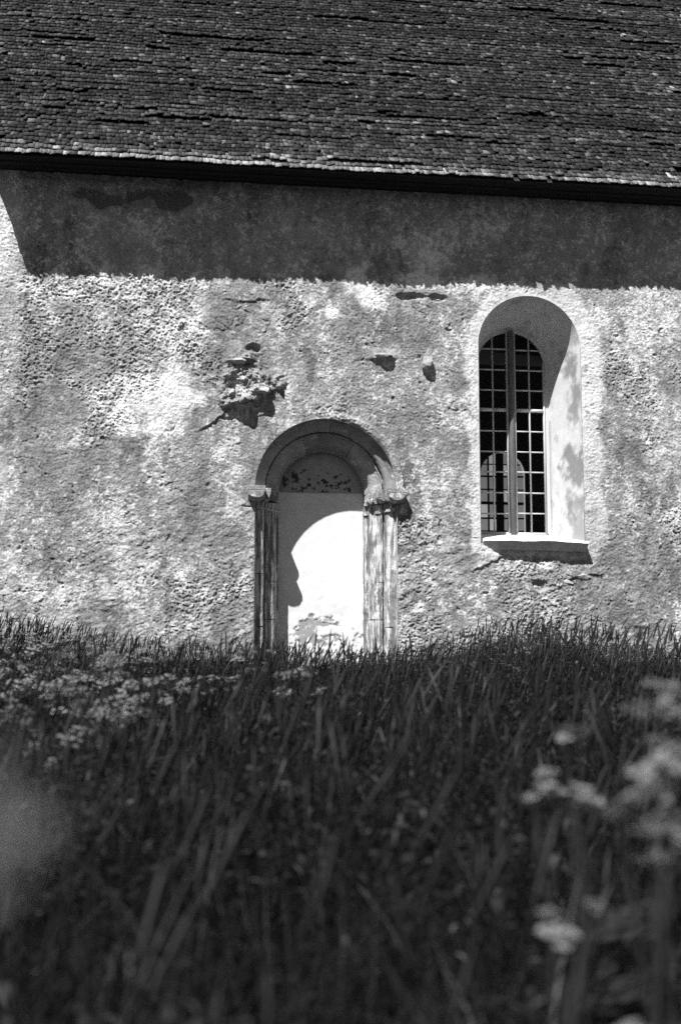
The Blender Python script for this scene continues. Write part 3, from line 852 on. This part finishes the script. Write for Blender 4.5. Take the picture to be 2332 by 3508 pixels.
def blades(n, d0, d1, seg, hscale, wid, seed, lean_mean=0.10, side=0.6, hvar=.24, tmul=1.0):
    r = np.random.default_rng(seed)
    u = r.random(n)
    # even per area inside the fan of view, a margin at both sides
    dd = d0 + (d1 - d0) * u
    acc = r.random(n) < (0.64 * dd + 2 * side) / (0.64 * d1 + 2 * side)
    dd = dd[acc]; n = len(dd)
    xl = -0.17 * dd - side; xr = 0.47 * dd + side
    x = xl + (xr - xl) * r.random(n)
    y = EYE[1] + dd
    clump = fbm(x, y, .55, 3, 33)
    x = x + .05 * fbm(x, y, .12, 2, 35); y = y + .05 * fbm(x, y, .12, 2, 36)
    keep = (y < -0.03) & (r.random(n) < .22 + sstep(-.35, .45, fbm(x, y, .22, 3, 34)))
    x, y, dd, clump = x[keep], y[keep], dd[keep], clump[keep]; n = len(x)
    wallmix = sstep(7.5, 12.5, dd)
    hgt = (.56 * (1 - wallmix) + skyline(x) * wallmix) * hscale * (1 + .38 * clump) * np.clip(r.normal(.74, hvar, n), .2, 1.4)
    z = ground_z(x, y)
    az = r.uniform(0, 2 * math.pi, n)
    lean = np.abs(r.normal(.0, .38, n)) + .05
    lx = lean * np.cos(az) + lean_mean * .6 + .22 * fbm(x, y, .9, 2, 38); ly = lean * np.sin(az) + .15 * fbm(x, y, .8, 2, 39)
    droop = np.clip(r.normal(.55, .42, n), -.05, 1.5)
    face = az + math.pi / 2 + r.normal(0, .5, n)
    wd = wid * r.uniform(.6, 1.4, n)
    fx, fy = np.cos(face), np.sin(face)
    V = []
    ts = np.linspace(0, 1, seg + 1)
    for t in ts:
        k = t * t
        px = x + hgt * (lx * t * .6 + lx * droop * 2.0 * k + .50 * (droop + .12) * np.cos(az) * k)
        py = y + hgt * (ly * t * .6 + ly * droop * 2.0 * k + .50 * (droop + .12) * np.sin(az) * k)
        pz = z + hgt * (t - .45 * droop * k * t)
        w = wd * (1 - t ** 2.2) * .5 if t < 1 else 0
        if t < 1:
            V.append(np.stack([px - fx * w, py - fy * w, pz], -1)); V.append(np.stack([px + fx * w, py + fy * w, pz], -1))
        else:
            V.append(np.stack([px, py, pz], -1))
    V = np.stack(V, 1)
    nv = V.shape[1]
    q = np.array([[2 * i, 2 * i + 1, 2 * i + 3, 2 * i + 2] for i in range(seg - 1)])
    t3 = np.array([[2 * seg - 2, 2 * seg - 1, 2 * seg]])
    base = (np.arange(n) * nv)[:, None, None]
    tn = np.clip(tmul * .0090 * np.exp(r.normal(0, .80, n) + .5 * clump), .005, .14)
    return V.reshape(-1, 3), (q[None] + base).reshape(-1, 4), (t3[None] + base).reshape(-1, 3), np.repeat(tn, nv)

def herbs(n, d0, d1, ln, wd, seed):
    """small leaves of clover, vetch and other herbs in the upper layer of the meadow"""
    r = np.random.default_rng(seed)
    dd = d0 + (d1 - d0) * np.sqrt(r.random(n)); x = -0.17 * dd - .5 + (.64 * dd + 1.0) * r.random(n); y = EYE[1] + dd
    k = r.random(n) < sstep(-.35, .35, fbm(x, y, .5, 3, 47)) + .12
    x, y, dd = x[k], y[k], dd[k]; n = len(x)
    wm = sstep(7.5, 12.5, dd)
    h = (.54 * (1 - wm) + skyline(x) * .8 * wm) * r.uniform(.55, 1.08, n) * (1 + .2 * fbm(x, y, .55, 3, 33))
    c = np.stack([x, y, ground_z(x, y) + h], -1)
    a = r.uniform(0, 2 * math.pi, n); el = r.normal(.0, .5, n)
    d = np.stack([np.cos(a) * np.cos(el), np.sin(a) * np.cos(el), np.sin(el)], -1)
    s = np.stack([-np.sin(a), np.cos(a), r.normal(0, .5, n)], -1); s /= np.linalg.norm(s, axis=1)[:, None]
    L_ = (ln * r.uniform(.5, 1.5, n))[:, None]; W_ = (wd * r.uniform(.5, 1.4, n))[:, None]
    up = np.array([[0, 0, 1.0]])
    V = np.stack([c, c + d * L_ * .45 + s * W_ * .5 + up * L_ * .05, c + d * L_ - up * L_ * .12, c + d * L_ * .45 - s * W_ * .5 + up * L_ * .05], 1)
    q = np.array([[0, 1, 2, 3]])[None] + (np.arange(n) * 4)[:, None, None]
    tn = np.clip(.014 * np.exp(r.normal(0, .8, n)), .004, .16)
    return V.reshape(-1, 3), q.reshape(-1, 4), np.zeros((0, 3), int), np.repeat(tn, 4)

def merge(parts_):
    vs, qs, tsr, tn = [], [], [], []; off = 0
    for v, q, t, n_ in parts_:
        vs.append(v); qs.append(q + off); tsr.append(t + off); tn.append(n_); off += len(v)
    return np.concatenate(vs), np.concatenate(qs), np.concatenate(tsr), np.concatenate(tn)

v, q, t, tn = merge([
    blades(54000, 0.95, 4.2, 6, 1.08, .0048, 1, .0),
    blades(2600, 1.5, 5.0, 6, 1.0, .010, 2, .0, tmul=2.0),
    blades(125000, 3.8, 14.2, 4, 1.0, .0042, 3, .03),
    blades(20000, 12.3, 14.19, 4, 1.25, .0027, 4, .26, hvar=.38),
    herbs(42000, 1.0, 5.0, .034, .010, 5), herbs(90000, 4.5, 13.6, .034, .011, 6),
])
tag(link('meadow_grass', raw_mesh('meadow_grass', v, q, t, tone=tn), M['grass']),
    'dense tall dark meadow grass covering the ground up to the church wall', 'grass', kind='stuff')

# thin flowering grass stalks with seed heads
def stalks(n, d0, d1, hs, seed):
    r = np.random.default_rng(seed)
    out = []
    dd = d0 + (d1 - d0) * np.sqrt(r.random(n)); x = -0.17 * dd - .5 + (.64 * dd + 1.0) * r.random(n); y = EYE[1] + dd
    wm = sstep(7.5, 12.5, dd)
    h = (.64 * (1 - wm) + (skyline(x) + .08) * wm) * hs * r.uniform(.85, 1.25, n)
    z = ground_z(x, y); lx = r.normal(.14, .16, n); ly = r.normal(0, .14, n)
    V = []
    lv = ((0, .0011), (.45, .0009), (.78, .0008), (.82, .0040), (.92, .0045), (1.0, .0005))
    for t_, w in lv:
        cx = x + h * lx * t_ ** 1.8; cy_ = y + h * ly * t_ ** 1.8; cz = z + h * t_
        for a in (0, 2.1, 4.2):
            V.append(np.stack([cx + w * 1.6 * math.cos(a), cy_ + w * 1.6 * math.sin(a), cz], -1))
    V = np.stack(V, 1)
    q = np.array([[3 * i + j, 3 * i + (j + 1) % 3, 3 * i + 3 + (j + 1) % 3, 3 * i + 3 + j] for i in range(len(lv) - 1) for j in range(3)])
    base = (np.arange(n) * V.shape[1])[:, None, None]
    return V.reshape(-1, 3), (q[None] + base).reshape(-1, 4), np.zeros((0, 3), int), np.repeat(np.clip(.035 * np.exp(r.normal(0, .4, n)), .01, .12), V.shape[1])
v, q, t, tn = merge([stalks(700, 1.3, 5, 1.0, 21), stalks(1800, 5, 12.5, 1.0, 22), stalks(900, 12.4, 14.1, 1.0, 23)])
tag(link('seed_stalks', raw_mesh('seed_stalks', v, q, t, tone=tn), M['grass']),
    'thin grass stalks with seed heads standing out of the meadow', 'grass', kind='stuff')

# ---------------------------------------------------------------- cow parsley
def tube(pts, r0, r1, sides=5):
    pts = [np.array(p, float) for p in pts]
    v, f = [], []
    for i, p in enumerate(pts):
        d = pts[min(i + 1, len(pts) - 1)] - pts[max(i - 1, 0)]; d = d / (np.linalg.norm(d) + 1e-9)
        a = np.cross(d, (0.3, 1, 0.1)); a /= np.linalg.norm(a); b = np.cross(d, a)
        rr_ = r0 + (r1 - r0) * i / (len(pts) - 1)
        for k in range(sides):
            an = 2 * math.pi * k / sides
            v.append(p + rr_ * (math.cos(an) * a + math.sin(an) * b))
    for i in range(len(pts) - 1):
        for k in range(sides):
            f.append((i * sides + k, i * sides + (k + 1) % sides, (i + 1) * sides + (k + 1) % sides, (i + 1) * sides + k))
    return v, f

class MB:
    def __init__(self): self.v, self.f = [], []
    def add(self, v, f):
        o = len(self.v); self.v += [tuple(p) for p in v]; self.f += [tuple(i + o for i in q) for q in f]
    def mesh(self, name): return poly_mesh(name, self.v, self.f)

def umbel_mesh(R, r):
    """compound umbel: rays from one point, each with a little dome of florets"""
    mb = MB()
    nray = r.randint(9, 13)
    for k in range(nray):
        if k < 3: rad = R * r.uniform(.1, .4)
        else: rad = R * r.uniform(.65, 1.0)
        an = 2.4 * k + r.uniform(-.3, .3)
        tip = np.array((rad * math.cos(an), rad * math.sin(an), R * .55 - rad * rad / R * .35 + r.uniform(-.003, .003)))
        v, f = tube([(0, 0, -.0), tip * .5 + np.array((0, 0, .004)), tip], .0009, .0007, 3); mb.add(v, f)
        for j in range(9):
            a2 = 2.4 * j + k; q = R * .24 * math.sqrt((j + .5) / 9)
            c = tip + np.array((q * math.cos(a2), q * math.sin(a2), .004 + .004 * r.random() - q * q * 8))
            s = r.uniform(.0028, .0042); tx, ty_ = r.uniform(-.5, .5), r.uniform(-.5, .5)
            vv = [c + np.array((s * math.cos(t_), s * math.sin(t_), s * (tx * math.cos(t_) + ty_ * math.sin(t_)))) for t_ in (0, 1.26, 2.51, 3.77, 5.03)]
            mb.add(vv, [(0, 1, 2, 3, 4)])
    return mb.mesh('umbel')

def frond_mesh(L, r):
    """feathery leaf: midrib with paired leaflets, each cut into lobes"""
    mb = MB()
    v, f = tube([(0, 0, 0), (L * .5, 0, L * .10), (L, 0, L * .02)], .0014, .0006, 3); mb.add(v, f)
    for k in range(7):
        t_ = .25 + .72 * k / 6
        bx, bz = L * t_, L * (.4 * t_ - .38 * t_ * t_)
        ll = L * .42 * (1 - .75 * (k / 6)) + .006
        for s in (-1, 1):
            for j in range(4):
                u = (j + 1) / 4
                cx = bx + ll * u * .55; cy_ = s * ll * u * .8; w = ll * .20 * (1.2 - .6 * u); lz = bz - .2 * ll * u * u + r.uniform(-.003, .003)
                mb.add([(cx - w, cy_ - s * w, lz), (cx + w * .4, cy_ - s * w * 1.2, lz + .002), (cx + w * 1.3, cy_ + s * w, lz - .003), (cx - w * .2, cy_ + s * w * 1.1, lz)], [(0, 1, 2, 3)])
    return mb.mesh('leaf')

rp = random.Random(5)
UMB = [umbel_mesh(.030, rp), umbel_mesh(.036, rp), umbel_mesh(.026, rp)]
FRO = [frond_mesh(.16, rp), frond_mesh(.22, rp)]
for m_ in UMB: m_.materials.append(M['floret'])
for m_ in FRO: m_.materials.append(M['leaf'])

def cow_parsley(base, heads, label, group, nleaf=4, seed=0):
    """base on the ground; heads: (x, y, z, scale) in world metres"""
    r = random.Random(seed)
    root = bpy.data.objects.new('cow_parsley', None); COL.objects.link(root)
    root.location = base
    tag(root, label, 'wildflower', group)
    hs = [np.array(h[:3]) - np.array(base) for h in heads]
    top = sum(hs) / len(hs)
    node = np.array((top[0] * .55, top[1] * .55, top[2] * .62))
    mb = MB()
    v, f = tube([(0, 0, -.03), node * np.array((.35, .35, .5)), node], .0042, .0032); mb.add(v, f)
    for h in hs:
        mid = (node + h) / 2 + np.array((r.uniform(-.01, .01), r.uniform(-.01, .01), -.02))
        v, f = tube([node, mid, h], .0028, .0016); mb.add(v, f)
    link('stem', mb.mesh('stem'), M['stem'], root)
    for h, hd in zip(hs, heads):
        o = link('umbel', UMB[r.randrange(3)], None, root)
        o.location = h; s = hd[3] * (.85 if hd[3] > .7 and seed < 400 else 1.0); o.scale = (s, s, s)
        o.rotation_euler = (r.uniform(-.1, .6), r.uniform(-.4, .4), r.uniform(0, 6))
    for k in range(nleaf):
        o = link('leaf', FRO[k % 2], None, root)
        t_ = .35 + .6 * k / max(nleaf, 1)
        o.location = node * t_; o.rotation_euler = (r.uniform(-.3, .3), r.uniform(-.5, .0), 2.4 * k + r.uniform(-.4, .4))
    return root

def gz(x, y): return float(ground_z(np.array(x), np.array(y)))
NEAR = [
    ((.65, -12.15), [(.632, -12.197, -.227, 1.15), (.640, -12.16, -.205, 1.0), (.61, -12.18, -.24, .7)], 'blurred white umbel standing alone above the dark grass, right foreground'),
    ((.70, -12.14), [(.683, -12.21, -.233, 1.1), (.70, -12.19, -.245, .7)], 'small blurred white umbel just left of the big flower mass'),
    ((.64, -12.60), [(.626, -12.62, -.195, 1.35), (.598, -12.61, -.212, 1.2), (.661, -12.634, -.151, 1.3), (.64, -12.66, -.225, 1.2), (.655, -12.62, -.19, 1.1), (.64, -12.60, -.17, 1.0)], 'largest mass of blurred white flowers at the right edge'),
    ((.78, -11.95), [(.761, -11.92, -.154, 1.25), (.785, -11.93, -.145, .9), (.745, -11.93, -.16, .8)], 'pale umbel uppermost of the loose heads left of the edge cluster'),
    ((.83, -12.20), [(.814, -12.156, -.103, 1.3), (.856, -12.17, -.073, 1.4), (.798, -12.26, -.145, 1.0), (.84, -12.19, -.09, 1.0), (.87, -12.2, -.11, 1.3)], 'highest cow parsley heads reaching up at the right edge'),
    ((.53, -12.56), [(.508, -12.578, -.345, .75), (.518, -12.58, -.372, .9), (.563, -12.60, -.333, .8)], 'three small drooping flower heads low in the right foreground'),
    ((.45, -13.00), [(.4425, -13.03, -.372, .9), (.455, -13.02, -.380, .8)], 'blurred pale flower head at the bottom edge, right of centre'),
    ((-.045, -13.62), [(-.048, -13.845, -.036, .40), (-.047, -13.84, -.052, .48), (-.049, -13.83, -.066, .40)], 'pale flower at the left edge, so near that it is only a soft blur'),
    ((.73, -12.42), [(.716, -12.44, -.305, 1.0), (.74, -12.45, -.27, .9)], 'flower head hanging below the big white mass'),
]
for k, (b, hd, lab) in enumerate(NEAR):
    cow_parsley((b[0], b[1], gz(*b)), hd, lab, 'cow parsley in the near meadow', 4, 300 + k)

# drift of cow parsley farther out, left half of the meadow: copies of a few plants
def variant(k):
    r = random.Random(900 + k)
    hd = []
    for j in range(r.randint(4, 6)):
        hd.append((r.uniform(-.13, .13), r.uniform(-.13, .13), .56 + r.uniform(-.09, .07), r.uniform(.9, 1.3)))
    o = cow_parsley((0, 0, 0), hd, 'x', None, 4, 900 + k)
    return o
PROTO = [variant(k) for k in range(4)]
def plant_copy(proto, loc, rz, sc, label, group):
    c = proto.copy(); COL.objects.link(c)
    c.location = loc; c.rotation_euler = (0, 0, rz); c.scale = (sc, sc, sc)
    tag(c, label, 'wildflower', group)
    for ch in proto.children:
        d = ch.copy(); COL.objects.link(d); d.parent = c
    return c
rd = random.Random(77)
made = 0
while made < 80:
    d = rd.uniform(4.2, 10.5)
    a = rd.uniform(-.16, .12)
    if a > -.02 and rd.random() < .55: continue
    x, y = a * d, EYE[1] + d
    plant_copy(PROTO[rd.randrange(4)], (x, y, gz(x, y)), rd.uniform(0, 6.28), rd.uniform(.86, 1.08),
               'cow parsley with small white umbels in the pale drift across the left of the meadow', 'cow parsley drift on the left')
    made += 1
for k in range(9):
    x, y = rd.uniform(2.2, 3.6), rd.uniform(-4.6, -1.5)
    plant_copy(PROTO[rd.randrange(4)], (x, y, gz(x, y)), rd.uniform(0, 6.28), rd.uniform(.6, .75),
               'small white flower dot in the grass between portal and window', 'white flowers below the window')
for p in PROTO:
    for ch in list(p.children): bpy.data.objects.remove(ch)
    bpy.data.objects.remove(p)
